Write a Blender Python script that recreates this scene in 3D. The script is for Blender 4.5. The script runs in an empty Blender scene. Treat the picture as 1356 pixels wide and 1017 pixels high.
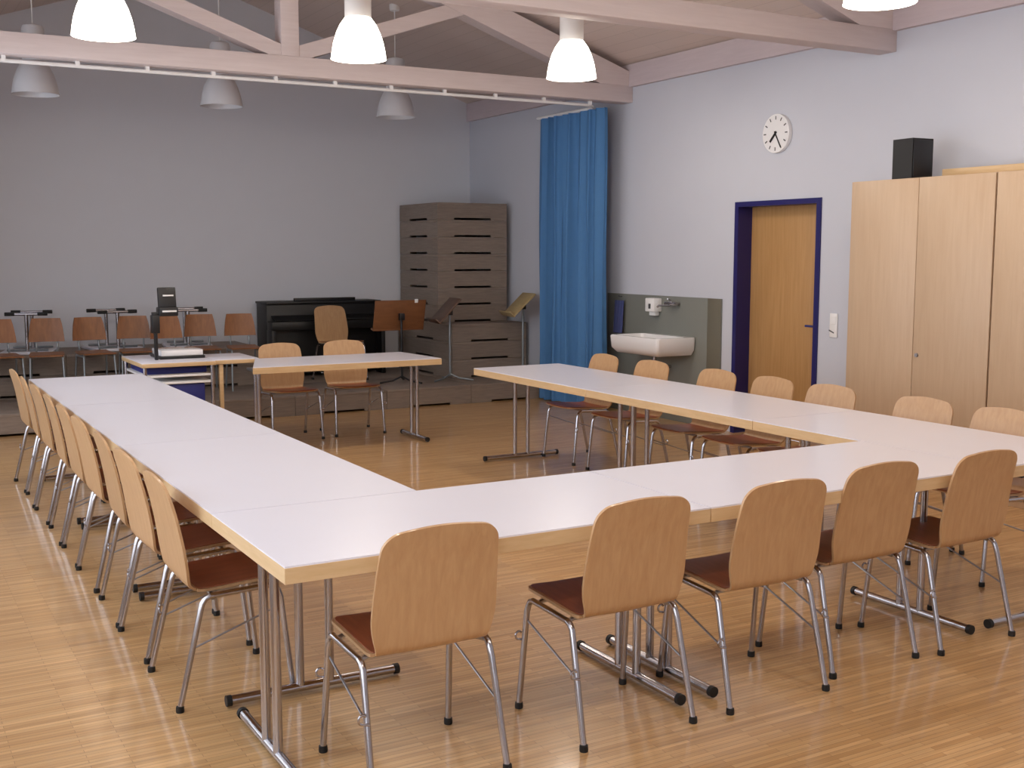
import bpy, bmesh, math, random
from mathutils import Vector, Matrix
random.seed(7)
scene = bpy.context.scene
COL = scene.collection
PI = math.pi
V = Vector


def lin(r, g, b):
    f = lambda c: ((c / 255.0 + 0.055) / 1.055) ** 2.4 if c > 10 else c / 255.0 / 12.92
    return (f(r), f(g), f(b), 1.0)


# ------------------------------------------------------------------ mesh tools
class MB:
    def __init__(self):
        self.bm = bmesh.new()

    def box(self, lo, hi, bev=0.0, mat=None, seg=2):
        b = bmesh.new()
        r = bmesh.ops.create_cube(b, size=1.0)
        lo, hi = V(lo), V(hi)
        for v in b.verts:
            v.co = V(((v.co.x + .5) * (hi.x - lo.x) + lo.x, (v.co.y + .5) * (hi.y - lo.y) + lo.y,
                      (v.co.z + .5) * (hi.z - lo.z) + lo.z))
        if bev > 0:
            bmesh.ops.bevel(b, geom=list(b.edges), offset=bev, segments=seg, affect='EDGES', profile=.5)
        self._merge(b, mat)
        return self

    def _merge(self, b, mat=None):
        if mat is not None:
            bmesh.ops.transform(b, matrix=mat, verts=list(b.verts))
        me = bpy.data.meshes.new('tmp')
        b.to_mesh(me)
        b.free()
        self.bm.from_mesh(me)
        bpy.data.meshes.remove(me)

    def tube(self, pts, r, seg=12, r2=None, closed=False):
        pts = [V(p) for p in pts]
        n = len(pts)
        bm = self.bm
        t0 = (pts[1] - pts[0]).normalized()
        up = V((0, 0, 1)) if abs(t0.z) < .9 else V((0, 1, 0))
        nrm = t0.cross(up).normalized()
        rings = []
        for i, p in enumerate(pts):
            if i == 0:
                t = t0
            elif i == n - 1:
                t = (pts[i] - pts[i - 1]).normalized()
            else:
                t = ((pts[i + 1] - pts[i]).normalized() + (pts[i] - pts[i - 1]).normalized()).normalized()
            nrm = (nrm - t * nrm.dot(t)).normalized()
            bn = t.cross(nrm)
            rr = r if r2 is None else r + (r2 - r) * i / (n - 1)
            rings.append([bm.verts.new(p + (nrm * math.cos(a) + bn * math.sin(a)) * rr)
                          for a in [2 * PI * k / seg for k in range(seg)]])
        for a, b in zip(rings, rings[1:]):
            for k in range(seg):
                bm.faces.new((a[k], a[(k + 1) % seg], b[(k + 1) % seg], b[k]))
        bm.faces.new(list(reversed(rings[0])))
        bm.faces.new(rings[-1])
        return self

    def lathe(self, prof, c=(0, 0, 0), seg=28, cap=False):
        bm = self.bm
        c = V(c)
        rings = []
        for r, z in prof:
            if r < 1e-6:
                rings.append([bm.verts.new(c + V((0, 0, z)))])
            else:
                rings.append([bm.verts.new(c + V((r * math.cos(2 * PI * k / seg), r * math.sin(2 * PI * k / seg), z)))
                              for k in range(seg)])
        for a, b in zip(rings, rings[1:]):
            for k in range(seg):
                k2 = (k + 1) % seg
                if len(a) == 1 and len(b) == 1:
                    continue
                if len(a) == 1:
                    bm.faces.new((a[0], b[k], b[k2]))
                elif len(b) == 1:
                    bm.faces.new((a[k], a[k2], b[0]))
                else:
                    bm.faces.new((a[k], a[k2], b[k2], b[k]))
        return self

    def prism(self, poly, axis, a, b):
        """poly in the two other axes (in xyz order), extruded from a to b along axis."""
        bm = self.bm

        def P(p, h):
            q = list(p)
            q.insert(axis, h)
            return V(q)
        A = [bm.verts.new(P(p, a)) for p in poly]
        B = [bm.verts.new(P(p, b)) for p in poly]
        n = len(poly)
        bm.faces.new(A)
        bm.faces.new(list(reversed(B)))
        for i in range(n):
            j = (i + 1) % n
            bm.faces.new((A[j], A[i], B[i], B[j]))
        return self

    def sheet(self, fn, nu, nv, th=None, nfn=None):
        """fn(i, j) -> Vector; th -> solid of that thickness offset along the grid normals."""
        bm = self.bm
        G = [[fn(i, j) for j in range(nv)] for i in range(nu)]

        def nrm(i, j):
            if nfn:
                return nfn(i, j)
            du = G[min(i + 1, nu - 1)][j] - G[max(i - 1, 0)][j]
            dv = G[i][min(j + 1, nv - 1)] - G[i][max(j - 1, 0)]
            n = du.cross(dv)
            return n.normalized() if n.length > 1e-12 else V((0, 0, 1))
        top = [[bm.verts.new(G[i][j]) for j in range(nv)] for i in range(nu)]
        for i in range(nu - 1):
            for j in range(nv - 1):
                bm.faces.new((top[i][j], top[i + 1][j], top[i + 1][j + 1], top[i][j + 1]))
        if th:
            bot = [[bm.verts.new(G[i][j] - nrm(i, j) * th) for j in range(nv)] for i in range(nu)]
            for i in range(nu - 1):
                for j in range(nv - 1):
                    bm.faces.new((bot[i][j + 1], bot[i + 1][j + 1], bot[i + 1][j], bot[i][j]))
            rim = [(i, 0) for i in range(nu)] + [(nu - 1, j) for j in range(1, nv)] + \
                  [(i, nv - 1) for i in range(nu - 2, -1, -1)] + [(0, j) for j in range(nv - 2, 0, -1)]
            for (a, b), (c, d) in zip(rim, rim[1:] + rim[:1]):
                bm.faces.new((top[c][d], top[a][b], bot[a][b], bot[c][d]))
        return self

    def build(self, name, mat, parent=None, loc=None, sharp=40):
        bmesh.ops.recalc_face_normals(self.bm, faces=list(self.bm.faces))
        me = bpy.data.meshes.new(name)
        self.bm.to_mesh(me)
        self.bm.free()
        for p in me.polygons:
            p.use_smooth = True
        me.set_sharp_from_angle(angle=math.radians(sharp))
        for m in (mat if isinstance(mat, (list, tuple)) else [mat]):
            me.materials.append(m)
        o = bpy.data.objects.new(name, me)
        COL.objects.link(o)
        if parent is not None:
            o.parent = parent
        if loc is not None:
            o.location = loc
        return o


def tag(o, label, cat, group=None):
    o['label'] = label
    o['category'] = cat
    if group:
        o['group'] = group
    return o


def struct(o):
    o['kind'] = 'structure'
    return o


def thing(name, label, cat, loc=(0, 0, 0), rz=0.0, group=None):
    o = bpy.data.objects.new(name, None)
    o.empty_display_size = .1
    COL.objects.link(o)
    o.location = loc
    o.rotation_euler = (0, 0, rz)
    return tag(o, label, cat, group)


KIDS = {}


def dup(root, loc, rz, label, group=None):
    r = root.copy()
    COL.objects.link(r)
    r.location = loc
    r.rotation_euler = (0, 0, rz)
    r['label'] = label
    if group:
        r['group'] = group

    def rec(src, dst):
        for ch in list(src.children):
            c = ch.copy()
            COL.objects.link(c)
            c.parent = dst
            rec(ch, c)
    rec(root, r)
    return r


# ------------------------------------------------------------------ materials
def new_mat(name):
    m = bpy.data.materials.new(name)
    m.use_nodes = True
    nt = m.node_tree
    bsdf = nt.nodes['Principled BSDF']
    return m, nt, bsdf


def simple(name, col, rough=.5, metal=0.0, var=0.06, scale=8.0, spec=None, coat=0.0):
    """plain surface with faint procedural mottling"""
    m, nt, b = new_mat(name)
    tc = nt.nodes.new('ShaderNodeTexCoord')
    nz = nt.nodes.new('ShaderNodeTexNoise')
    nz.inputs['Scale'].default_value = scale
    nz.inputs['Detail'].default_value = 3
    nt.links.new(tc.outputs['Object'], nz.inputs['Vector'])
    hsv = nt.nodes.new('ShaderNodeHueSaturation')
    hsv.inputs['Color'].default_value = col
    mr = nt.nodes.new('ShaderNodeMapRange')
    mr.inputs['To Min'].default_value = 1 - var
    mr.inputs['To Max'].default_value = 1 + var
    nt.links.new(nz.outputs['Fac'], mr.inputs['Value'])
    nt.links.new(mr.outputs['Result'], hsv.inputs['Value'])
    nt.links.new(hsv.outputs['Color'], b.inputs['Base Color'])
    b.inputs['Roughness'].default_value = rough
    b.inputs['Metallic'].default_value = metal
    if spec is not None:
        b.inputs['Specular IOR Level'].default_value = spec
    if coat:
        b.inputs['Coat Weight'].default_value = coat
        b.inputs['Coat Roughness'].default_value = .12
    return m


def veneer(name, c1, c2, stretch=(14, 14, 1.2), rough=.38, rand=.05, coat=0.0, scale=3.0):
    """wood grain drawn out along one axis, each object slightly different"""
    m, nt, b = new_mat(name)
    tc = nt.nodes.new('ShaderNodeTexCoord')
    mp = nt.nodes.new('ShaderNodeMapping')
    mp.inputs['Scale'].default_value = stretch
    oi = nt.nodes.new('ShaderNodeObjectInfo')
    mul = nt.nodes.new('ShaderNodeVectorMath')
    mul.operation = 'SCALE'
    mul.inputs[0].default_value = (3.1, 5.7, 7.3)
    nt.links.new(oi.outputs['Random'], mul.inputs['Scale'])
    add = nt.nodes.new('ShaderNodeVectorMath')
    nt.links.new(tc.outputs['Object'], add.inputs[0])
    nt.links.new(mul.outputs['Vector'], add.inputs[1])
    nt.links.new(add.outputs['Vector'], mp.inputs['Vector'])
    nz = nt.nodes.new('ShaderNodeTexNoise')
    nz.inputs['Scale'].default_value = scale
    nz.inputs['Detail'].default_value = 6
    nz.inputs['Roughness'].default_value = .6
    nz.inputs['Distortion'].default_value = .4
    nt.links.new(mp.outputs['Vector'], nz.inputs['Vector'])
    cr = nt.nodes.new('ShaderNodeValToRGB')
    cr.color_ramp.elements[0].position = .3
    cr.color_ramp.elements[0].color = c1
    cr.color_ramp.elements[1].position = .7
    cr.color_ramp.elements[1].color = c2
    nt.links.new(nz.outputs['Fac'], cr.inputs['Fac'])
    hsv = nt.nodes.new('ShaderNodeHueSaturation')
    mr = nt.nodes.new('ShaderNodeMapRange')
    mr.inputs['To Min'].default_value = 1 - rand
    mr.inputs['To Max'].default_value = 1 + rand
    nt.links.new(oi.outputs['Random'], mr.inputs['Value'])
    nt.links.new(mr.outputs['Result'], hsv.inputs['Value'])
    nt.links.new(cr.outputs['Color'], hsv.inputs['Color'])
    nt.links.new(hsv.outputs['Color'], b.inputs['Base Color'])
    b.inputs['Roughness'].default_value = rough
    if coat:
        b.inputs['Coat Weight'].default_value = coat
        b.inputs['Coat Roughness'].default_value = .15
    return m


def parquet():
    m, nt, b = new_mat('strip_parquet')
    tc = nt.nodes.new('ShaderNodeTexCoord')
    br = nt.nodes.new('ShaderNodeTexBrick')
    br.offset = .37
    br.inputs['Scale'].default_value = 1.0
    br.inputs['Brick Width'].default_value = .34
    br.inputs['Row Height'].default_value = .023
    br.inputs['Mortar Size'].default_value = .0007
    br.inputs['Mortar Smooth'].default_value = .4
    br.inputs['Bias'].default_value = 0.0
    br.inputs['Color1'].default_value = lin(*FLOOR_A)
    br.inputs['Color2'].default_value = lin(*FLOOR_B)
    br.inputs['Mortar'].default_value = lin(110, 76, 46)
    nt.links.new(tc.outputs['Object'], br.inputs['Vector'])
    mp = nt.nodes.new('ShaderNodeMapping')
    mp.inputs['Scale'].default_value = (1.1, 26, 1)
    nt.links.new(tc.outputs['Object'], mp.inputs['Vector'])
    nz = nt.nodes.new('ShaderNodeTexNoise')
    nz.inputs['Scale'].default_value = 1.6
    nz.inputs['Detail'].default_value = 5
    nt.links.new(mp.outputs['Vector'], nz.inputs['Vector'])
    mr = nt.nodes.new('ShaderNodeMapRange')
    mr.inputs['From Min'].default_value = .3
    mr.inputs['From Max'].default_value = .7
    mr.inputs['To Min'].default_value = .80
    mr.inputs['To Max'].default_value = 1.16
    nt.links.new(nz.outputs['Fac'], mr.inputs['Value'])
    hsv = nt.nodes.new('ShaderNodeHueSaturation')
    nt.links.new(br.outputs['Color'], hsv.inputs['Color'])
    nt.links.new(mr.outputs['Result'], hsv.inputs['Value'])
    nt.links.new(hsv.outputs['Color'], b.inputs['Base Color'])
    b.inputs['Roughness'].default_value = .36
    b.inputs['Coat Weight'].default_value = .55
    b.inputs['Coat Roughness'].default_value = .10
    b.inputs['Coat IOR'].default_value = 1.5
    return m


def boards(name, c1, c2, mort, width, axis_len=3.0, rough=.7):
    """boarded ceiling, seams along the slope"""
    m, nt, b = new_mat(name)
    tc = nt.nodes.new('ShaderNodeTexCoord')
    br = nt.nodes.new('ShaderNodeTexBrick')
    br.inputs['Scale'].default_value = 1.0
    br.inputs['Brick Width'].default_value = axis_len
    br.inputs['Row Height'].default_value = width
    br.inputs['Mortar Size'].default_value = .002
    br.inputs['Color1'].default_value = c1
    br.inputs['Color2'].default_value = c2
    br.inputs['Mortar'].default_value = mort
    mp = nt.nodes.new('ShaderNodeMapping')
    mp.inputs['Rotation'].default_value = (0, 0, PI / 2)
    nt.links.new(tc.outputs['Object'], mp.inputs['Vector'])
    nt.links.new(mp.outputs['Vector'], br.inputs['Vector'])
    nt.links.new(br.outputs['Color'], b.inputs['Base Color'])
    b.inputs['Roughness'].default_value = rough
    return m


def emit(name, col, strength):
    m = bpy.data.materials.new(name)
    m.use_nodes = True
    nt = m.node_tree
    nt.nodes.clear()
    o = nt.nodes.new('ShaderNodeOutputMaterial')
    e = nt.nodes.new('ShaderNodeEmission')
    e.inputs['Color'].default_value = col
    e.inputs['Strength'].default_value = strength
    nt.links.new(e.outputs[0], o.inputs['Surface'])
    return m


def pane_mat():
    m = bpy.data.materials.new('clear_pane')
    m.use_nodes = True
    nt = m.node_tree
    nt.nodes.clear()
    o = nt.nodes.new('ShaderNodeOutputMaterial')
    mx = nt.nodes.new('ShaderNodeMixShader')
    lw = nt.nodes.new('ShaderNodeLayerWeight')
    pw_ = nt.nodes.new('ShaderNodeMath')
    pw_.operation = 'POWER'
    pw_.inputs[1].default_value = 5
    mr = nt.nodes.new('ShaderNodeMapRange')
    mr.inputs['To Min'].default_value = .04
    mr.inputs['To Max'].default_value = .8
    nt.links.new(lw.outputs['Facing'], pw_.inputs[0])
    nt.links.new(pw_.outputs[0], mr.inputs['Value'])
    t = nt.nodes.new('ShaderNodeBsdfTransparent')
    g = nt.nodes.new('ShaderNodeBsdfGlossy')
    g.inputs['Roughness'].default_value = .02
    nt.links.new(mr.outputs['Result'], mx.inputs[0])
    nt.links.new(t.outputs[0], mx.inputs[1])
    nt.links.new(g.outputs[0], mx.inputs[2])
    nt.links.new(mx.outputs[0], o.inputs['Surface'])
    return m


FLOOR_A = (209, 169, 119)
FLOOR_B = (188, 146, 96)
SKY_STRENGTH = 4.6
SKY_COLOR = (.84, .90, 1.0, 1)
LAMP_W = 37.0
SHADE_EMIT = 10.0
LAMP_COLOR = (1.0, .87, .74)
EXPOSURE = -0.2

M = {}
M['floor'] = parquet()
M['wall'] = simple('white_plaster', lin(194, 197, 207), .9, var=.02, scale=3)
M['backwall'] = simple('grey_plaster', lin(206, 208, 215), .9, var=.02, scale=3)
M['ceiling'] = boards('ceiling_boards', lin(208, 192, 184), lin(203, 187, 179), lin(178, 162, 154), .14)
M['timber'] = veneer('painted_timber', lin(203, 190, 189), lin(211, 199, 198), (1.0, 14, 14), .6, .03)
M['plate'] = veneer('painted_plate_timber', lin(190, 178, 182), lin(198, 186, 190), (14, 1, 14), .6, .02)
M['laminate'] = simple('white_laminate', lin(223, 222, 232), .32, var=.015, scale=5, coat=.25)
M['edge'] = veneer('beech_edge', lin(200, 168, 124), lin(212, 182, 140), (2, 2, 18), .42, .04)
M['beech'] = veneer('beech_veneer', lin(177, 138, 98), lin(191, 154, 113), (16, 16, 1.0), .36, .05, coat=.2)
M['seat_brown'] = veneer('brown_seat_veneer', lin(130, 68, 44), lin(152, 84, 54), (16, 1.2, 16), .4, .06)
M['cab'] = veneer('cabinet_beech', lin(186, 159, 131), lin(194, 168, 140), (10, 10, .8), .4, .02)
M['doorwood'] = veneer('door_veneer', lin(170, 128, 78), lin(186, 144, 94), (12, 12, .7), .45, .02)
M['chrome'] = simple('chrome_tube', lin(184, 181, 184), .2, 1.0, .02)
M['satin'] = simple('satin_steel', lin(170, 170, 175), .32, 1.0, .02)
M['rubber'] = simple('black_rubber', lin(20, 19, 19), .6, 0, .02)
M['black'] = simple('black_plastic', lin(22, 22, 25), .4, 0, .05)
M['piano'] = simple('black_lacquer', lin(13, 13, 15), .45, 0, .05)
M['speaker'] = simple('speaker_black', lin(20, 20, 22), .6, 0, .1, 60)
M['stage'] = veneer('stained_stage_board', lin(122, 109, 99), lin(138, 124, 113), (2, 2, 20), .6, .06)
M['curtain'] = simple('blue_curtain_cloth', lin(72, 120, 170), .85, 0, .05, 20)
M['blueframe'] = simple('blue_frame_paint', lin(28, 26, 92), .4, 0, .03)
M['bluebox'] = simple('dark_blue_plastic', lin(30, 36, 110), .5, 0, .04)
M['splash'] = simple('grey_green_panel', lin(122, 124, 118), .45, 0, .03)
M['stripdark'] = simple('brown_grey_strip', lin(104, 100, 86), .45, 0, .03)
M['ceramic'] = simple('white_ceramic', lin(232, 230, 230), .15, 0, .01, coat=.4)
M['white'] = simple('white_plastic', lin(232, 232, 232), .4, 0, .01)
M['towel'] = simple('blue_towel_cloth', lin(62, 70, 116), .9, 0, .06, 30)
M['schoolwood'] = veneer('orange_brown_ply', lin(122, 76, 42), lin(146, 94, 54), (10, 10, 2), .45, .12)
M['standwood'] = veneer('reddish_stand_wood', lin(112, 70, 42), lin(128, 84, 52), (2, 2, 10), .45, .03)
M['palewood'] = veneer('pale_stand_wood', lin(160, 140, 100), lin(176, 156, 112), (2, 2, 10), .5, .03)
M['darkwood'] = veneer('dark_stand_wood', lin(84, 62, 50), lin(100, 74, 60), (2, 2, 10), .5, .03)
M['graytube'] = simple('grey_painted_tube', lin(140, 146, 150), .35, .6, .03)
M['lampgrey'] = simple('lamp_grey_metal', lin(206, 206, 210), .4, 0, .02)
M['lampwhite'] = simple('lamp_white_housing', lin(225, 222, 220), .5, 0, .01)
M['bulboff'] = simple('frosted_bulb', lin(220, 220, 215), .3, 0, .01)
M['shadelit'] = emit('glowing_shade', (1.0, .93, .80, 1), SHADE_EMIT)
M['bulblit'] = emit('glowing_bulb', (1.0, .90, .74, 1), SHADE_EMIT * 2)
M['glass'] = pane_mat()
M['clockface'] = simple('clock_face', lin(226, 226, 228), .4, 0, .01)
M['darkgrey'] = simple('dark_grey', lin(70, 70, 74), .5, 0, .02)

# ------------------------------------------------------------------ room
XL, XR, YF, YB = -1.3, 6.0, -4.2, 10.3
XM = .5 * (XL + XR)
EAVE, SLOPE = 3.58, .335


def ceil_z(x):
    return EAVE + SLOPE * (min(XR - x, x - XL))


RIDGE = ceil_z(XM)
struct(MB().box((XL - .2, YF - .2, -.1), (XR + .35, YB + .2, 0)).build('floor', M['floor']))
gable = [(XL - .2, 0), (XR + .2, 0), (XR + .2, EAVE - .02), (XM, RIDGE), (XL - .2, EAVE - .02)]
struct(MB().prism(gable, 1, YB, YB + .2).build('wall_back', M['backwall']))
struct(MB().prism(gable, 1, YF - .2, YF).build('wall_front', M['wall']))
DY0, DY1, DZ = 3.947, 5.03, 2.13
struct(MB().prism([(YF, 0), (DY0, 0), (DY0, DZ), (DY1, DZ), (DY1, 0), (YB, 0), (YB, EAVE + .0), (YF, EAVE + .0)],
                  0, XR, XR + .2).build('wall_right', M['wall']))
# left wall with a band of windows (all of it left of the photo's frame)
WINS = [(-3.7, -2.0), (-1.7, 0.0), (.3, 2.0), (2.3, 4.0), (4.3, 6.0), (6.3, 7.6)]  # last, unseen window added to bring more light to the stage end
WZ0, WZ1 = .42, 3.15
lw = MB()
lw.box((XL - .2, YF, 0), (XL, YB, WZ0)).box((XL - .2, YF, WZ1), (XL, YB, EAVE))
ys = [YF] + [v for w in WINS for v in w] + [YB]
for a, b in zip(ys[0::2], ys[1::2]):
    lw.box((XL - .2, a, WZ0), (XL, b, WZ1))
struct(lw.build('wall_left', M['wall']))
for i, (a, b) in enumerate(WINS):
    f = MB()
    for q in ((a, a + .06), (b - .06, b), ((a + b) / 2 - .04, (a + b) / 2 + .04)):
        f.box((XL - .14, q[0], WZ0), (XL - .07, q[1], WZ1))
    f.box((XL - .14, a, WZ0), (XL - .07, b, WZ0 + .06)).box((XL - .14, a, WZ1 - .06), (XL - .07, b, WZ1))
    wo = struct(f.build('window_%d' % (i + 1), M['white']))
    MB().box((XL - .11, a + .05, WZ0 + .05), (XL - .105, b - .05, WZ1 - .05)).build('pane', M['glass'], wo)
cl = MB()
cl.prism([(XL - .2, ceil_z(XL) - .067), (XM, RIDGE), (XR + .2, ceil_z(XR) - .067), (XR + .2, ceil_z(XR) + .15),
          (XM, RIDGE + .2), (XL - .2, ceil_z(XL) + .15)], 1, YF - .2, YB + .2)
struct(cl.build('ceiling', M['ceiling'], sharp=5))
struct(MB().box((XR - .05, YF + .01, 3.36), (XR, YB - .01, 3.585)).build('trim_1', M['plate']))
struct(MB().box((XL, YF + .01, 3.36), (XL + .05, YB - .01, 3.585)).build('trim_2', M['plate']))

# ------------------------------------------------------------------ roof trusses


def bar2(mb, p, q, depth, y0, y1):
    p, q = V((p[0], p[1])), V((q[0], q[1]))
    d = (q - p).normalized()
    n = V((-d.y, d.x)) * depth / 2
    mb.prism([tuple(p - n), tuple(q - n), tuple(q + n), tuple(p + n)], 1, y0, y1)


def truss(y, label):
    t = thing('roof_truss', label, 'roof truss', (XM, y + .09, 3.21), 0, 'roof trusses across the hall')

    def part(name, mb):
        o = mb.build(name, M['timber'], t)
        o.matrix_parent_inverse = Matrix.Translation(-V(t.location))
        return o
    part('bottom_chord', MB().box((XL, y, 3.205), (XR, y + .18, 3.372), .006))
    part('king_post', MB().box((XM - .082, y + .005, 3.372), (XM + .082, y + .175, RIDGE - .17), .006))
    for s in (-1, 1):
        m = MB()
        bar2(m, (XM + s * .03, 3.385), (XM + s * 1.78, 3.985), .127, y + .012, y + .168)
        part('strut', m)
        m = MB()
        top = lambda x: 3.505 + .3295 * (XR - x)
        pts = [(XR - .01, 3.372), (XR - .01, 3.505), (XM, top(XM)), (XM, top(XM) - .24), (XR - .40, 3.372)]
        pts = [(p if s > 0 else (2 * XM - p[0], p[1])) for p in pts]
        m.prism(pts, 1, y + .004, y + .176)
        part('rafter', m)
    return t


truss(6.67, 'pale painted timber roof truss above the stage edge, with the curtain rail')
truss(3.21, 'pale painted timber roof truss nearest the camera, ending above the cabinet and clock')

# curtain rail and curtain
rl = thing('curtain_rail', 'thin white curtain rail under the truss, bending to the right wall', 'curtain rail', (2.3, 6.80, 3.165))
CX = 5.70
arc = [(CX - .25 + .25 * math.sin(a), 7.04 - .25 * math.cos(a), 3.165) for a in [PI / 2 * k / 8 for k in range(9)]]
pts = [(XL + .02, 6.79, 3.165)] + arc + [(CX, 8.08, 3.165)]
o = MB().tube(pts, .015, 8).build('rail', M['white'], rl)
o.matrix_parent_inverse = Matrix.Translation(-V(rl.location))
for k in range(13):
    x = XL + .25 + k * .55
    if x < 5.6:
        o = MB().box((x - .016, 6.776, 3.165), (x + .016, 6.804, 3.206)).build('bracket', M['white'], rl)
        o.matrix_parent_inverse = Matrix.Translation(-V(rl.location))


def curtain_pt(i, j):
    n = 150
    u = i / (n - 1)
    y = 6.74 + u * 1.27
    ph = u * 2 * PI * 8 + 1.1 * math.sin(u * 9)
    z = 3.15 - j / 11 * 3.13
    k = .6 + .4 * j / 11
    amp = .06 + .03 * math.sin(u * 17)
    x = CX + k * amp * math.sin(ph + .5 * math.sin(u * 23)) + .008 * math.sin(j * .7 + u * 40)
    return V((x, y + .012 * math.sin(ph * 2 + 1), z))


ct = MB().sheet(curtain_pt, 150, 12, .004).build('curtain', M['curtain'], sharp=80)
tag(ct, 'tall blue curtain gathered against the right wall at the stage edge', 'curtain')

# ------------------------------------------------------------------ pendant lamps


def lamp(x, y, lit, label, zr=3.1):
    t = thing('pendant_lamp', label, 'pendant lamp', (x, y, zr), 0,
              'lit bell pendant lamps' if lit else 'unlit bell pendant lamps above the stage')
    prof = [(.206, -.006), (.203, .0), (.197, .05), (.184, .115), (.163, .18), (.135, .24), (.112, .272), (.098, .29)]
    inner = [(r - .006, z + .002) for r, z in prof]
    MB().lathe(prof + list(reversed(inner)) + [prof[0]]).build('lamp_shade', M['shadelit'] if lit else M['lampgrey'], t)
    MB().lathe([(0, .288), (.096, .288), (.098, .30), (.098, .57), (.085, .60), (.03, .615), (0, .615)]).build(
        'housing', M['lampwhite'] if lit else M['lampgrey'], t)
    MB().lathe([(0, .06), (.03, .065), (.048, .10), (.045, .15), (.03, .20), (.026, .287), (0, .287)], seg=16).build(
        'bulb', M['bulblit'] if lit else M['bulboff'], t)
    cz = ceil_z(x) - zr
    MB().tube([(0, 0, .61), (0, 0, cz - .01)], .006, 8).build('cable', M['white'], t)
    MB().lathe([(0, cz - .05), (.05, cz - .05), (.055, cz - .03), (.055, cz + .015), (0, cz + .015)], seg=20).build('ceiling_cup', M['white'], t)
    if lit:
        l = bpy.data.lights.new('lamp_light', 'POINT')
        l.energy = LAMP_W
        l.color = LAMP_COLOR
        l.shadow_soft_size = .06
        lo = bpy.data.objects.new('lamp_light', l)
        COL.objects.link(lo)
        lo.location = (x, y, zr + .02)
    return t


LX = [.47, 2.28, 4.15]
for x, n in zip(LX, ('leftmost of the three glowing bell lamps in front of the stage truss',
                     'middle one of the three glowing bell lamps in front of the stage truss',
                     'glowing bell lamp nearest the blue curtain, right of its row')):
    lamp(x, 4.95, True, n)
for x, n in zip(LX, ('glowing bell lamp over the near end of the left tables',
                     'glowing bell lamp over the middle of the near tables',
                     'glowing bell lamp cut by the top edge, above the speaker')):
    lamp(x, 1.67, True, n)
for x, n in zip(LX, ('glowing bell lamp behind the camera on the window side',
                     'glowing bell lamp behind the near table row',
                     'glowing bell lamp behind the camera on the cabinet side')):
    lamp(x, -1.6, True, n)
for x, n in zip([.46, 2.16, 4.02], ('grey unlit bell lamp at the left above the stacked school chairs',
                     'grey unlit bell lamp above the overhead projector',
                     'grey unlit bell lamp above the piano chair, nearest the platform pile')):
    lamp(x, 8.2, False, n)

# ------------------------------------------------------------------ tables
TH = .754


def table_parts(t, L, D, H=TH, along='x', foot=.68, post_r=.0165, wide=None):
    """top along local x (L) and y (D), centred on the origin"""
    th = .055
    MB().box((-L / 2 + .001, -D / 2 + .001, H - .006), (L / 2 - .001, D / 2 - .001, H)).build('tabletop', M['laminate'], t)
    MB().box((-L / 2, -D / 2, H - th), (L / 2, D / 2, H - .0055), .001, seg=1).build('edge_band', M['edge'], t)
    for s in (-1, 1):
        x = s * (L / 2 - .075)
        for p in (-.06, .06):
            MB().tube([(x, p, .03), (x, p, H - th - .004)], post_r, 14).build('leg', M['chrome'], t)
        fb = MB().tube([(x, -foot / 2, .026), (x, foot / 2, .026)], .0175, 14).build('foot', M['chrome'], t)
        for e in (-1, 1):
            MB().tube([(x, e * (foot / 2 - .014), .0255), (x, e * (foot / 2 + .006), .0255)], .021, 14).build('end_cap', M['rubber'], fb)
        MB().box((x - .03, -.2, H - th - .022), (x + .03, .2, H - th + .001), .003).build('bracket', M['darkgrey'], t)
    MB().box((-L / 2 + .11, -.02, H - th - .03), (L / 2 - .11, .02, H - th + .001)).build('under_rail', M['darkgrey'], t)


_tabs = {}


def table(L, D, loc, rz, label, group):
    key = (round(L, 3), round(D, 3))
    if key in _tabs:
        return dup(_tabs[key], loc, rz, label, group)
    t = thing('folding_table', label, 'table', loc, rz, group)
    table_parts(t, L, D)
    _tabs[key] = t
    return t


G = 'tables of the U arrangement'
g = .003
table(1.6 - g, .8 - g, (.8, .4, 0), 0, 'white-topped table at the near left corner of the U', G)
table(1.6 - g, .8 - g, (2.4, .4, 0), 0, 'white-topped table in the middle of the near row, with three chairs pushed in', G)
for a, b, n in ((.8, 2.442, 'white-topped table in the left arm, joining the near row'),
                (2.442, 4.081, 'white-topped table in the middle of the left arm'),
                (4.081, 5.769, 'white-topped table at the far end of the left arm, beside the projector trolley')):
    table(b - a - g, .8 - g, (.4, (a + b) / 2, 0), PI / 2, n, G)
for a, b, n in ((0, 1.591, 'white-topped table at the near right corner, opposite the cabinets'),
                (1.591, 3.259, 'white-topped table in the middle of the right arm'),
                (3.259, 4.889, 'white-topped table at the far end of the right arm, before the blue curtain')):
    table(b - a - g, .8 - g, (3.6, (a + b) / 2, 0), PI / 2, n, G)
t2 = thing('folding_table', 'separate table before the stage with two chairs behind it', 'table', (2.525, 6.17, 0))
q2 = [(-.85, -.38), (.835, -.38), (.79, .38), (-.60, .38)]
ins = [(-.846, -.377), (.832, -.377), (.787, .377), (-.598, .377)]
MB().prism(ins, 2, TH - .006, TH).build('tabletop', M['laminate'], t2)
MB().prism(q2, 2, TH - .055, TH - .0055).build('edge_band', M['edge'], t2)
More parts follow.
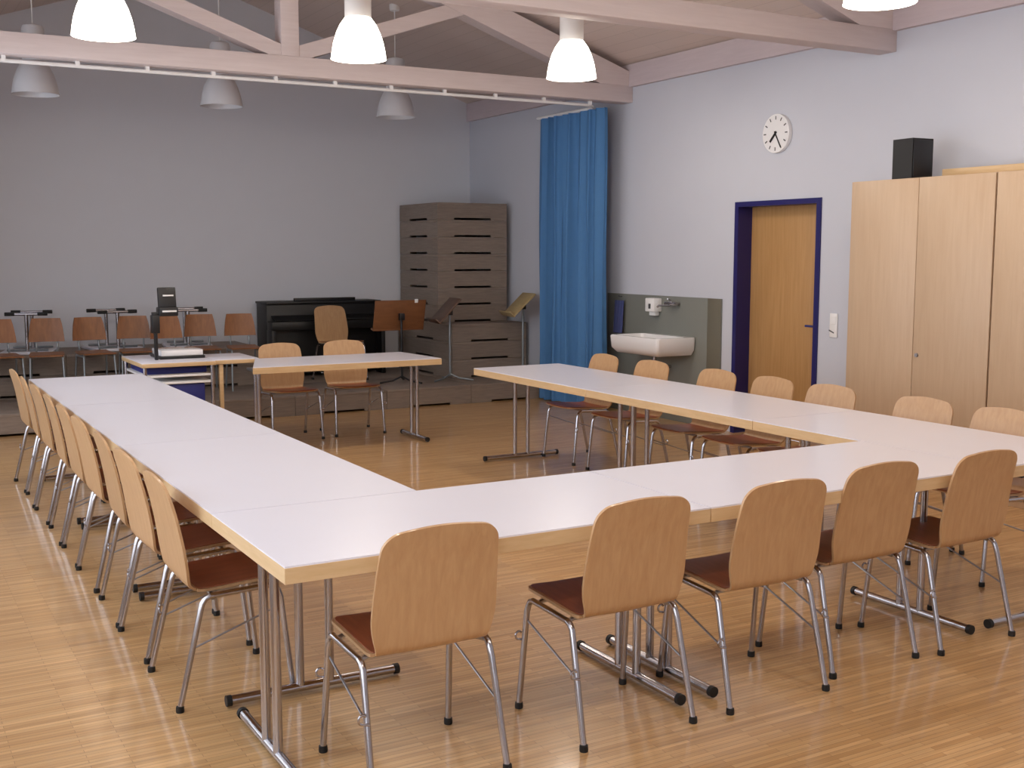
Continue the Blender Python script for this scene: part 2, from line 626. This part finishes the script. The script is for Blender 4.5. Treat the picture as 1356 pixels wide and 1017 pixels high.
for x in (-.70, .745):
    for p in (-.06, .06):
        MB().tube([(x + (.09 * p if x < 0 else 0), p, .03), (x + (.09 * p if x < 0 else 0), p, TH - .058)], .0165, 14).build('leg', M['chrome'], t2)
    fb = MB().tube([(x, -.27, .026), (x, .27, .026)], .0175, 14).build('foot', M['chrome'], t2)
    for e in (-1, 1):
        MB().tube([(x, e * .257, .0255), (x, e * .276, .0255)], .021, 14).build('end_cap', M['rubber'], fb)
    MB().box((x - .03, -.2, TH - .077), (x + .03, .2, TH - .054), .003).build('bracket', M['darkgrey'], t2)

# ------------------------------------------------------------------ shell chairs
# local: sitter faces +y, rear feet y=-.215, front feet y=+.215
def smooth_profile(ctrl, n):
    """Catmull-Rom through control points"""
    P = [V((0, a, b)) for a, b in ctrl]
    P = [P[0] * 2 - P[1]] + P + [P[-1] * 2 - P[-2]]
    out = []
    m = len(P) - 3
    for k in range(n):
        u = k / (n - 1) * m
        i = min(int(u), m - 1)
        f = u - i
        a, b, c, d = P[i:i + 4]
        out.append(.5 * ((2 * b) + (c - a) * f + (2 * a - 5 * b + 4 * c - d) * f * f + (3 * b - a - 3 * c + d) * f ** 3))
    return out


def shell(name, ctrl, n, half, r0, r1, dish, mat, parent, off=0.0, th=.010, shrink=0.0, m=13):
    prof = smooth_profile(ctrl, n)
    L = [0]
    for a, b in zip(prof, prof[1:]):
        L.append(L[-1] + (b - a).length)
    tot = L[-1]

    def hw(s):
        w = half(s / tot) - shrink
        for d, r in ((s, r0), (tot - s, r1)):
            if r > 0 and d < r:
                w -= r - math.sqrt(max(0, r * r - (r - d) ** 2))
        return w

    def nfn(i, j):
        return fn(i, j, True)

    def fn(i, j, want_normal=False):
        # sample denser near the ends so that corners come out round
        u = i / (n - 1)
        u = .5 - .5 * math.cos(PI * u) if (r0 or r1) else u
        s = u * tot
        k = max(0, min(n - 2, next((q for q in range(n - 1) if L[q + 1] >= s), n - 2)))
        f = (s - L[k]) / max(1e-9, L[k + 1] - L[k])
        p = prof[k].lerp(prof[k + 1], f)
        tan = (prof[k + 1] - prof[k]).normalized()
        nr = V((0, tan.z, -tan.y))
        if nr.z < 0 and abs(nr.z) > .5:
            nr = -nr
        if want_normal:
            return nr
        t = j / (m - 1) * 2 - 1
        d = dish(s / tot)
        return V((t * hw(s), p.y, p.z)) + V((0, d[0], d[1])) * t * t + nr * off
    return MB().sheet(fn, n, m, th, nfn).build(name, mat, parent, sharp=50)


def shell_chair():
    t = thing('shell_chair', '', 'chair')
    seat_c = [(.232, .446), (.215, .452), (.10, .446), (-.02, .437), (-.095, .433), (-.128, .437)]
    back_c = [(-.128, .437), (-.146, .446), (-.155, .464), (-.163, .52), (-.178, .62), (-.200, .73), (-.224, .82), (-.232, .850)]
    shell('seat', seat_c, 26, lambda u: .205 - .004 * u, .05, 0, lambda u: (0, .004), M['beech'], t)
    shell('seat_pad', seat_c, 26, lambda u: .205 - .004 * u, .05, 0, lambda u: (0, .004), M['seat_brown'], t,
          off=.0035, th=.003, shrink=.012)
    shell('backrest', back_c, 34, lambda u: .186 + .029 * math.sin(PI * .5 * min(1, u / .32)) - .020 * max(0, (u - .3) / .7) ** 1.3, 0, .068,
          lambda u: (.004 * u, .004 * (1 - u) - .010 * u ** 4), M['beech'], t)
    r = .0112
    for sx in (-1, 1):
        X = sx * .222
        fx = sx * .235
        # front leg with the bend into the side rail
        for nm, fy, ty in (('leg', .215, .165), ('leg', -.215, -.115)):
            dirv = 1 if ty > 0 else -1
            zt = .425 if ty > 0 else .415
            p = [(fx, fy, .012), (X + sx * .002, ty + dirv * .012, zt - .05), (X, ty + dirv * .004, zt - .025), (X, ty - dirv * .008, zt - .008),
                 (X, ty - dirv * .028, zt)]
            lg = MB().tube(p, r, 12).build(nm, M['chrome'], t)
            MB().lathe([(0, 0), (.0145, 0), (.0155, .006), (.0145, .022), (.011, .024)], (fx, fy, 0), 14).build('foot_cap', M['rubber'], lg)
        MB().tube([(X, .139, .425), (X, -.089, .415)], r, 12).build('side_rail', M['chrome'], t)
        MB().tube([(X * .995, .186, .345), (X * 1.01, -.165, .225)], .004, 8).build('brace', M['satin'], t)
    for y, z in ((.12, .4155), (-.08, .4065)):
        MB().tube([(-.222, y, z), (-.19, y, z + .012), (.19, y, z + .012), (.222, y, z)], .0085, 10).build('crossbar', M['satin'], t)
    for y, z, k in ((.196, .285, 0), (-.172, .255, 1)):
        hk = []
        for a in range(9):
            an = -PI * .5 + PI * 1.3 * a / 8
            hk.append((-.248 - .013 * math.cos(an), y, z + .015 * math.sin(an)))
        MB().tube([(-.225, y, z - .02)] + hk, .0042, 8).build('linking_hook', M['chrome'], t)
    return t


chair0 = shell_chair()
_first = [True]


def chair(x, y, rz, label, group, z=0.0):
    if _first[0]:
        _first[0] = False
        chair0.location = (x, y, z)
        chair0.rotation_euler = (0, 0, rz)
        chair0['label'] = label
        chair0['group'] = group
        return chair0
    return dup(chair0, (x, y, z), rz, label, group)


GF = 'beech shell chairs along the near table row'
for x, y, rz, n in ((.469, .13, .0, 'beech shell chair at the near left corner, back to the camera, largest in the picture'),
                    (1.232, .131, .01, 'beech shell chair second from left in the near row, before paired table feet'),
                    (1.872, .125, -.01, 'beech shell chair in the middle of the five seen from behind'),
                    (2.455, .20, .0, 'beech shell chair fourth from left in the near row, its rear leg crossing its neighbour\'s'),
                    (3.035, .175, .03, 'beech shell chair at the right end of the near row, back to the camera')):
    chair(x, y, rz, n, GF)
GL = 'beech shell chairs along the left tables'
left = [(1.155, .0, 'nearest of the beech chairs along the left tables, brown seat in full view'),
        (1.735, .03, 'second beech chair from the camera along the left tables'),
        (2.25, -.02, 'third beech chair from the camera along the left tables'),
        (2.862, .02, 'fourth beech chair from the camera along the left tables'),
        (3.385, .0, 'fifth and middle beech chair of the nine along the left tables'),
        (3.912, -.02, 'sixth beech chair from the camera along the left tables'),
        (4.50, .02, 'third from the far end of the beech chairs along the left tables'),
        (5.03, -.03, 'second from the far end of the beech chairs along the left tables'),
        (5.59, .03, 'farthest beech chair along the left tables, cut by the left picture edge')]
for y, dr, n in left:
    chair(.112, y, -PI / 2 + dr, n, GL)
GR = 'beech shell chairs along the right tables'
right = [(4.55, -.02, 'farthest beech chair behind the right tables, in front of the blue curtain'),
         (3.89, .03, 'beech chair behind the right tables, just below the washbasin'),
         (3.125, .0, 'beech chair behind the right tables, beside the left blue door jamb'),
         (2.56, -.03, 'beech chair behind the right tables, in front of the wooden door'),
         (2.02, .02, 'beech chair behind the right tables, between the door and the cabinet'),
         (1.30, .02, 'beech chair behind the right tables, in front of the cabinet lock'),
         (.765, .0, 'beech chair behind the right tables, cut by the right picture edge')]
for y, dr, n in right:
    chair(4.01, y, PI / 2 + dr, n, GR)
GT = 'beech shell chairs behind the separate table'
chair(2.29, 6.74, PI + .04, 'left one of two beech chairs behind the separate table', GT)
chair(2.92, 6.79, PI - .03, 'right one of two beech chairs behind the separate table', GT)

# ------------------------------------------------------------------ stage platforms
SH = .21


def platform(W, D, H, label, group, loc, mat='stage'):
    """modular box: deck and four side boards with a hand slot at their lower edge; origin at the bottom centre"""
    t = thing('stage_platform', label, 'stage platform', loc, 0, group)
    MB().box((-W / 2, -D / 2, H - .03), (W / 2, D / 2, H), .003).build('deck', M[mat], t)

    def notch(hw, sw):
        return [(-hw, 0), (-sw, 0), (-sw, .024), (sw, .024), (sw, 0), (hw, 0), (hw, H - .03), (-hw, H - .03)]
    for s in (-1, 1):
        y = s * D / 2
        MB().prism(notch(W / 2, .25), 1, y, y - s * .02).build('side_panel', M[mat], t)
        x = s * W / 2
        MB().prism(notch(D / 2 - .021, .25), 0, x, x - s * .02).build('side_panel', M[mat], t)
    return t


front_words = ['right end of the front stage row, at the curtain', 'second from the curtain in the front stage row',
               'third from the curtain in the front stage row',
               'fourth from the curtain in the front stage row',
               'fifth from the curtain in the front stage row',
               'sixth from the curtain in the front stage row',
               'left end of the front stage row, by the left picture edge']
pw = 1.015
stage0 = None
for r, (yc, dd) in enumerate(((8.06 + .55, 1.095), (8.06 + 1.65, 1.095))):
    for k in range(7):
        xc = 5.86 - .51 - 1.02 * k
        n = ('brown stage platform, ' + front_words[k]) if r == 0 else \
            ('brown stage platform against the back wall, ' + ['under the tall platform pile', 'right of the piano', 'under the piano',
             'under the rightmost school chair', 'behind the overhead projector', 'under the middle school chairs', 'at the far left'][k])
        if stage0 is None:
            stage0 = platform(pw, dd, SH - .002, n, 'stage platforms laid side by side', (xc, yc, 0))
        else:
            dup(stage0, (xc, yc, 0), 0, n, 'stage platforms laid side by side')
GP = 'platforms piled in the stage corner'
lowp = None
for k, n in enumerate(('bottom of the wide stage platforms piled in the corner, just above the stage', 'middle one of the three wide platforms under the tall pile',
                       'top one of the three wide platforms under the tall pile')):
    z = SH * (k + 1)
    if lowp is None:
        lowp = platform(1.0, 1.52, SH - .003, n, GP, (5.44, 8.73 + .76, z))
    else:
        dup(lowp, (5.44, 8.73 + .76, z), 0, n)
upp = None
uw = ['seventh from the top', 'sixth from the top', 'fifth from the top', 'fourth from the top', 'third from the top', 'second from the top', 'topmost']
for k in range(7):
    z = SH * 4 + .2035 * k
    n = 'brown stage platform with slots in the tall corner pile, ' + uw[k]
    if upp is None:
        upp = platform(.94, 1.09, .2015, n, GP, (5.44, 9.15 + .55, z))
    else:
        dup(upp, (5.44, 9.15 + .55, z), 0, n)

riser = None
for lay, lw_ in ((1, 'lower'), (2, 'upper')):
    for k, n in enumerate(('at the far left', 'under the middle upturned desk', 'nearest the piano')):
        n = 'brown stage platform behind the school chairs, %s layer, %s' % (lw_, n)
        loc = (.27 + 1.02 * k, 9.765, SH * lay)
        if riser is None:
            riser = platform(1.015, .98, SH - .003, n, 'platforms stacked behind the school chairs', loc)
        else:
            dup(riser, loc, 0, n)

# ------------------------------------------------------------------ piano and its chair
pn = thing('upright_piano', 'low black piano on the stage behind the lone beech chair', 'piano', (3.80, 9.98, SH))
W2 = .71
MB().box((-W2, -.12, .02), (W2, .27, .86), .01).build('case', M['piano'], pn)
MB().box((-W2 - .01, -.16, .858), (W2 + .01, .28, .885), .006).build('lid', M['piano'], pn)
MB().box((-.37, -.12, .884), (.40, -.08, .925), .006).build('music_desk', M['piano'], pn)
MB().box((-W2, -.31, .56), (W2, -.115, .66), .012).build('key_slip', M['piano'], pn)
MB().sheet(lambda i, j: V((-W2 + .05 + (2 * W2 - .1) * j / 6, -.30 + .18 * i / 8, .662 + .05 * math.sin(i / 8 * PI / 2))), 9, 7, .012).build('fallboard', M['piano'], pn)
for s in (-1, 1):
    MB().box((s * W2 - (.05 if s > 0 else 0), -.30, 0), (s * W2 + (.05 if s < 0 else 0), -.10, .565), .006).build('leg', M['piano'], pn)
for x in (-.08, 0, .08):
    MB().box((x - .02, -.24, .03), (x + .02, -.11, .045), .004).build('pedal', M['satin'], pn)
chair(3.75, 9.25, PI + .16, 'lone beech chair on the stage in front of the black piano', 'chair at the piano', SH)

# ------------------------------------------------------------------ music stands


def music_stand(loc, rz, deskmat, postmat, w, h, zc, tilt, label, clip=False, foot_dirs=(0, 2.1, 4.2), post_r=.013):
    t = thing('music_stand', label, 'music stand', loc, rz, 'wooden music stands on the stage')
    mt = Matrix.Translation((0, -.03, zc)) @ Matrix.Rotation(tilt, 4, 'X')
    MB().box((-w / 2, -.009, -h / 2), (w / 2, .009, h / 2), .004, mt).build('desk', deskmat, t)
    MB().box((-w / 2, -.065, -h / 2 - .012), (w / 2, .012, -h / 2 + .006), .004, mt).build('ledge', deskmat, t)
    MB().tube([(0, 0.02, .05), (0, .02, zc - .02)], post_r, 12).build('post', postmat, t)
    b = MB()
    b.box((-.03, .0, zc - .06), (.03, .05, zc + .02), .006)
    b.build('tilt_bracket', M['black'], t)
    for a in foot_dirs:
        MB().tube([(.0, .02, .075), (.11 * math.cos(a), .02 + .11 * math.sin(a), .03), (.27 * math.cos(a), .02 + .27 * math.sin(a), .012)], .010, 10).build('foot', postmat, t)
    if clip:
        MB().box((-w * .27 - .04, -.002, h / 2 - .03), (-w * .27, .014, h / 2 + .012), .003, mt).build('clip', M['white'], t)
    return t


music_stand((4.24, 8.62, SH), PI, M['standwood'], M['black'], .62, .34, .765, -.25,
            'broad reddish wooden music stand between the piano and the platform pile', True)
music_stand((4.80, 8.55, SH), -1.75, M['darkwood'], M['graytube'], .44, .36, .81, -.75,
            'dark wooden music stand on a grey post, tilted, before the platform pile', foot_dirs=(1.1, 3.2, 5.3))
music_stand((5.71, 8.45, SH), -1.75, M['palewood'], M['graytube'], .42, .36, .86, -.8,
            'pale wooden music stand beside the blue curtain', foot_dirs=(.6, 2.7, 4.8))

# ------------------------------------------------------------------ school chairs and upturned desks on the stage


def school_chair():
    t = thing('school_chair', '', 'chair')
    MB().sheet(lambda i, j: V(((j / 8 * 2 - 1) * (.165 - .02 * abs(i / 8 - .5)), -.17 + .36 * i / 8, .44 + .012 * (2 * i / 8 - 1) ** 2 - .01 * (i > 7))), 9, 9, .012).build('seat', M['schoolwood'], t)

    def bk(i, j):
        u, v = i / 8, j / 10 * 2 - 1
        w = .172 - .03 * u - .03 * max(0, u - .7) - .02 * max(0, .2 - u)
        return V((v * w, -.20 - .04 * u + .025 * v * v, .565 + .235 * u))
    MB().sheet(bk, 9, 11, .010).build('backrest', M['schoolwood'], t)
    for sx in (-1, 1):
        MB().tube([(sx * .10, -.10, .42), (sx * .10, -.19, .45), (sx * .10, -.225, .52), (sx * .10, -.25, .72)], .010, 10).build('back_post', M['graytube'], t)
        for fy, ty in ((.19, .14), (-.20, -.14)):
            MB().tube([(sx * .162, fy, 0.0), (sx * .15, ty, .42)], .010, 10).build('leg', M['graytube'], t)
        MB().tube([(sx * .15, .14, .42), (sx * .15, -.14, .42)], .010, 10).build('side_rail', M['graytube'], t)
    return t


sc0 = school_chair()
GS = 'school chairs lined up on the stage'
spots = [(.16, 9.02, .1, 'orange-brown school chair at the left end of the stage row'),
         (.56, 9.0, -.15, 'orange-brown school chair second from the left on the stage'),
         (1.02, 9.0, .1, 'orange-brown school chair third from the left on the stage'),
         (1.43, 9.03, -.1, 'orange-brown school chair right of the upright chrome desk leg'),
         (1.765, 8.86, .1, 'orange-brown school chair behind the overhead projector'),
         (2.12, 9.0, -.1, 'orange-brown school chair second from the right, right of the projector head'),
         (2.53, 8.92, -.1, 'orange-brown school chair nearest the piano, seen whole')]
for k, (x, y, a, n) in enumerate(spots):
    if k == 0:
        sc0.location, sc0.rotation_euler = (x, y, SH), (0, 0, PI + a)
        sc0['label'], sc0['group'] = n, GS
    else:
        dup(sc0, (x, y, SH), PI + a, n, GS)


def upturned_desk(loc, rz, label):
    t = thing('school_desk', label, 'desk', loc, rz, 'school desks turned upside down on the stage')
    MB().box((-.33, -.25, 0), (.33, .25, .028), .004).build('desktop', M['laminate'], t)
    for s in (-1, 1):
        x = s * .21
        MB().tube([(x, 0, .026), (x, 0, .40)], .02, 12).build('leg', M['chrome'], t)
        ft = MB().tube([(x, -.19, .41), (x, .19, .41)], .016, 12).build('foot', M['chrome'], t)
        for e in (-1, 1):
            MB().tube([(x, e * .11, .412), (x, e * .205, .412)], .0195, 12).build('end_cap', M['rubber'], ft)
        MB().tube([(x, -.2, .04), (x, .2, .04)], .012, 10).build('support', M['graytube'], t)
    return t


d0 = upturned_desk((.50, 9.74, SH * 3), PI / 2 - .25, 'low school desk upside down with its feet in the air, left of the three')
dup(d0, (1.33, 9.74, SH * 3), PI / 2 + .1, 'low school desk upside down with its feet in the air, middle of the three')
dup(d0, (2.12, 9.70, SH * 3), PI / 2 - .15, 'low school desk upside down with its feet in the air, right of the three')

# ------------------------------------------------------------------ projector trolley and overhead projector
tr = thing('projector_trolley', 'projector trolley with shelves and side flap beyond the left tables', 'trolley', (1.30, 6.86, 0))
MB().box((-.33, -.31, .715), (.285, .53, .748), .003).build('top', M['edge'], tr)
MB().box((-.327, -.307, .7475), (.282, .527, .754), .002).build('top_laminate', M['laminate'], tr)
fl = MB().box((.289, -.27, .715), (.68, .34, .748), .003).build('side_flap', M['edge'], tr)
MB().box((.292, -.267, .7475), (.677, .337, .754), .002).build('flap_laminate', M['laminate'], fl)
for x in (-.30, .262):
    for y in (-.28, .50):
        lg = MB().tube([(x, y, .05), (x, y, .716)], .017, 12).build('leg', M['chrome'], tr)
        MB().lathe([(0, 0), (.02, .0), (.026, .02), (.02, .045), (.016, .06), (0, .06)], (x, y, 0), 14).build('castor', M['rubber'], lg)
MB().box((.33, -.25, 0), (.365, -.215, .716), .003).build('flap_leg', M['edge'], tr)
for z in (.575, .635):
    MB().box((-.30, -.28, z - .009), (.262, .50, z + .009), .003).build('shelf', M['white'], tr)
MB().box((-.28, -.26, .25), (.20, .48, .56), .008).build('storage_box', M['bluebox'], tr)
MB().box((-.27, -.18, .645), (.24, .45, .70), .006).build('tray', M['bluebox'], tr)

oh = thing('overhead_projector', 'black overhead projector with post and raised mirror head on the trolley', 'overhead projector', (1.385, 7.04, .754))
MB().box((-.20, -.19, .0), (.19, .19, .025), .006).build('base', M['black'], oh)
MB().box((-.185, -.175, .0245), (.175, .175, .075), .006).build('stage_glass', M['ceramic'], oh)
MB().box((-.245, -.22, .0), (-.218, -.18, .40), .004).build('post', M['black'], oh)
MB().box((-.265, -.235, .23), (-.20, -.16, .385), .006).build('focus_block', M['black'], oh)
MB().box((-.255, -.215, .38), (-.09, -.165, .41), .004).build('arm', M['black'], oh)
MB().box((-.205, -.25, .375), (-.045, -.12, .45), .008).build('lens_head', M['black'], oh)
MB().box((-.075, -.02, .0), (.075, .02, .19), .006, Matrix.Translation((-.125, -.20, .43)) @ Matrix.Rotation(-.15, 4, 'X')).build('mirror', M['black'], oh)
MB().box((-.18, -.256, .41), (-.06, -.248, .425), .002).build('label_strip', M['white'], oh)
MB().box((-.17, -.244, .545), (-.08, -.236, .558), .002).build('mirror_strip', M['white'], oh)

# ------------------------------------------------------------------ right wall: door, washbasin, clock, cabinets
door = struct(MB().box((6.15, DY0 + .05, .005), (6.19, DY1 - .05, DZ - .045), .003).build('door_1', M['doorwood']))
fr = MB()
fr.prism([(DY0, 0), (DY0, DZ), (DY1, DZ), (DY1, 0), (DY1 - .05, 0), (DY1 - .05, DZ - .045), (DY0 + .05, DZ - .045), (DY0 + .05, 0)],
         0, 5.985, 6.195)
fr.build('door_frame', M['blueframe'], door)
h = MB()
h.box((6.138, DY0 + .10, .88), (6.151, DY0 + .14, 1.12), .004)
h.build('lock_plate', M['bluebox'], door)
MB().tube([(6.145, DY0 + .12, 1.04), (6.09, DY0 + .12, 1.04), (6.083, DY0 + .13, 1.04), (6.083, DY0 + .24, 1.04)], .010, 10).build('door_handle', M['bluebox'], door)

sp = MB().box((5.985, 5.19, .0), (5.999, 7.07, 1.24), .002).build('splash_panel', M['splash'])
MB().box((5.979, 5.19, .0), (5.9855, 5.385, 1.24), .002).build('end_strip', M['stripdark'], sp)
tag(sp, 'grey-green splash panel on the wall behind the washbasin', 'wall panel')

wb = thing('washbasin', 'white ceramic washbasin on the grey-green wall panel', 'washbasin', (5.984, 5.95, .68))
BW, BD, BH = .40, .47, .175


def basin(mb):
    bm = mb.bm
    def ring(hw, d0, d1, z, r, n=6):
        pts = []
        for cx, cy, a0 in ((-d1 + r, hw - r, PI / 2), (-d1 + r, -hw + r, PI), (-d0 - r, -hw + r, 1.5 * PI), (-d0 - r, hw - r, 0)):
            for k in range(n + 1):
                a = a0 + PI / 2 * k / n
                pts.append(bm.verts.new((cx + r * math.cos(a), cy + r * math.sin(a), z)))
        return pts
    R = [ring(BW - .05, 0.0, BD - .05, 0, .03), ring(BW - .01, 0, BD - .01, .05, .03), ring(BW, 0, BD, BH - .015, .03), ring(BW - .01, 0.0, BD - .01, BH, .03),
         ring(BW - .045, .09, BD - .04, BH, .05), ring(BW - .07, .11, BD - .07, BH - .09, .06), ring(BW - .12, .15, BD - .12, BH - .125, .06)]
    for a, b in zip(R, R[1:]):
        for k in range(len(a)):
            k2 = (k + 1) % len(a)
            bm.faces.new((a[k], a[k2], b[k2], b[k]))
    bm.faces.new(list(reversed(R[0])))
    bm.faces.new(R[-1])


mb = MB()
basin(mb)
mb.build('bowl', M['ceramic'], wb, sharp=50)
MB().tube([(-.2, 0, .005), (-.2, 0, -.16), (-.19, 0, -.2), (-.15, 0, -.22), (-.11, 0, -.2), (-.1, 0, -.16), (-.08, 0, -.14), (0, 0, -.14)], .018, 12).build('drain_trap', M['chrome'], wb)
tp = thing('wall_tap', 'chrome lever tap on the panel above the washbasin', 'tap', (5.984, 5.89, 1.17))
MB().tube([(0, -.07, 0), (-.05, -.07, 0)], .014, 10).tube([(0, .07, 0), (-.05, .07, 0)], .014, 10).tube([(-.05, -.09, 0), (-.05, .09, 0)], .019, 12).build('body', M['chrome'], tp)
MB().tube([(-.05, 0, -.01), (-.08, 0, -.02), (-.2, 0, -.015), (-.22, 0, -.03)], .010, 10).build('spout', M['chrome'], tp)
MB().tube([(-.05, 0, .015), (-.06, 0, .035), (-.14, -.06, .05)], .007, 8).build('lever', M['chrome'], tp)
ds = thing('towel_dispenser', 'small white dispenser on the panel above the washbasin, left of the tap', 'dispenser', (5.984, 6.18, 1.05))
MB().box((-.10, -.075, .03), (0, .075, .165), .008).build('body', M['white'], ds)
MB().box((-.103, -.02, .06), (-.099, .015, .11), .001).build('window', M['darkgrey'], ds)
MB().box((-.07, -.045, -.01), (-.01, .045, .032), .006).build('outlet', M['white'], ds)
tw = thing('hand_towel', 'blue towel hanging on the panel at the curtain edge', 'towel', (5.98, 6.80, 1.19))
MB().sheet(lambda i, j: V((-.025 - .01 * math.sin(j * 1.6) - .002 * i, -.08 + .16 * j / 12, -.02 - .34 * i / 10)), 11, 13, .012).build('cloth', M['towel'], tw, sharp=80)
MB().tube([(.004, 0, .02), (-.03, 0, .02), (-.04, 0, .035)], .006, 8).build('hook', M['chrome'], tw)

ck = thing('wall_clock', 'round white wall clock with black hands, left of the speaker', 'clock', (5.998, 4.49, 2.70))
ROT = Matrix.Rotation(-PI / 2, 4, 'Y')


def cyl_x(r, x0, x1, seg=40):
    m = MB()
    m.tube([(x0, 0, 0), (x1, 0, 0)], r, seg)
    return m


cyl_x(.166, 0, -.035).build('case', M['white'], ck)
cyl_x(.158, -.034, -.038).build('face', M['clockface'], ck)
for k in range(12):
    a = k * PI / 6
    l = .03
    mt = Matrix.Rotation(a, 4, 'X')
    MB().box((-.0395, -.005, .118), (-.0375, .005, .118 + l), 0, mt).build('hour_mark', M['darkgrey'], ck)
# seen from -x: clockwise is toward -y at the top -> angle about x is positive clockwise
for L_, w_, hr in ((.095, .011, 7.42), (.14, .006, 5.0)):
    mt = Matrix.Rotation(hr * PI / 6, 4, 'X')
    MB().box((-.043, -w_, -.02), (-.041, w_, L_), 0, mt).build('clock_hand', M['black'], ck)

sw = thing('light_switch', 'white light switch plate between the door and the cabinet', 'switch', (5.999, 3.765, 1.07))
MB().box((-.012, -.042, -.10), (0, .042, .10), .003).build('plate', M['white'], sw)
MB().box((-.018, -.03, .01), (-.011, .03, .075), .003).build('rocker', M['white'], sw)
MB().box((-.0135, -.03, -.06), (-.0115, .03, -.05), .0, Matrix.Translation((0, 0, -.0)) @ Matrix.Rotation(.35, 4, 'X')).build('slot', M['darkgrey'], sw)


def cabinet(y0, y1, label, lock):
    t = thing('tall_cabinet', label, 'cabinet', (5.75, (y0 + y1) / 2, 0), 0, 'tall beech cabinets along the right wall')
    W = (y1 - y0) / 2 - .002
    MB().box((-.228, -W, .0), (.245, W, 2.20), .002).build('body', M['cab'], t)
    for s in (-1, 1):
        a, b = (-W + .003, -.0025) if s < 0 else (.0025, W - .003)
        d = MB().box((-.25, a, .08), (-.229, b, 2.197), .002).build('door', M['cab'], t)
        if s == lock:
            yk = -.04 if s < 0 else .04
            m = MB()
            m.tube([(-.249, yk, .945), (-.262, yk, .945)], .014, 16)
            m.build('lock', M['satin'], d)
    return t


cabinet(1.873, 3.142, 'tall beech cabinet beside the door, with the speaker on top', -1)
cabinet(.60, 1.869, 'tall beech cabinet at the right picture edge', -1)
bd = MB().box((5.72, .75, 2.202), (5.97, 2.50, 2.262), .004).build('wooden_board', M['edge'])
tag(bd, 'long wooden board lying on top of the cabinets right of the speaker', 'board')
sk = thing('loudspeaker', 'black loudspeaker box on top of the cabinet beside the door', 'loudspeaker', (5.66, 2.72, 2.201), -.06)
MB().prism([(-.10, -.10), (.10, -.10), (.09, .10), (-.10, .09)], 2, 0, .285).build('cabinet_box', M['speaker'], sk)
MB().box((-.092, -.107, .012), (.092, -.099, .273), .003).build('grille', M['black'], sk)

# ------------------------------------------------------------------ light, world, camera
w = bpy.data.worlds.new('World')
scene.world = w
w.use_nodes = True
bg = w.node_tree.nodes['Background']
bg.inputs['Color'].default_value = SKY_COLOR
bg.inputs['Strength'].default_value = SKY_STRENGTH

F, PITCH, ROLL, YAW = 1516.2, 6.5479, .0192, -29.6716
C = V((-1.0412, -3.1776, 1.6712))
pi_, ro, ya = [math.radians(a) for a in (PITCH, ROLL, YAW)]
fw = V((-math.sin(ya) * math.cos(pi_), math.cos(ya) * math.cos(pi_), -math.sin(pi_)))
rt = V((math.cos(ya), math.sin(ya), 0))
up = rt.cross(fw)
r2 = rt * math.cos(ro) + up * math.sin(ro)
u2 = -rt * math.sin(ro) + up * math.cos(ro)
cam = bpy.data.cameras.new('Camera')
cam.sensor_fit = 'HORIZONTAL'
cam.sensor_width = 36
cam.lens = F * 36 / 1356
cam.clip_start = .05
co = bpy.data.objects.new('Camera', cam)
COL.objects.link(co)
co.matrix_world = Matrix(((r2.x, u2.x, -fw.x, C.x), (r2.y, u2.y, -fw.y, C.y), (r2.z, u2.z, -fw.z, C.z), (0, 0, 0, 1)))
scene.camera = co

vs = scene.view_settings
scene.display_settings.display_device = 'sRGB'
vs.view_transform = 'Standard'
vs.look = 'None'
vs.gamma = 1
vs.use_curve_mapping = False
vs.exposure = EXPOSURE
cy = scene.cycles
cy.use_denoising = True
cy.max_bounces = 8
cy.diffuse_bounces = 5
cy.glossy_bounces = 4
cy.transparent_max_bounces = 8
cy.sample_clamp_indirect = 6
cy.caustics_reflective = False
cy.caustics_refractive = False
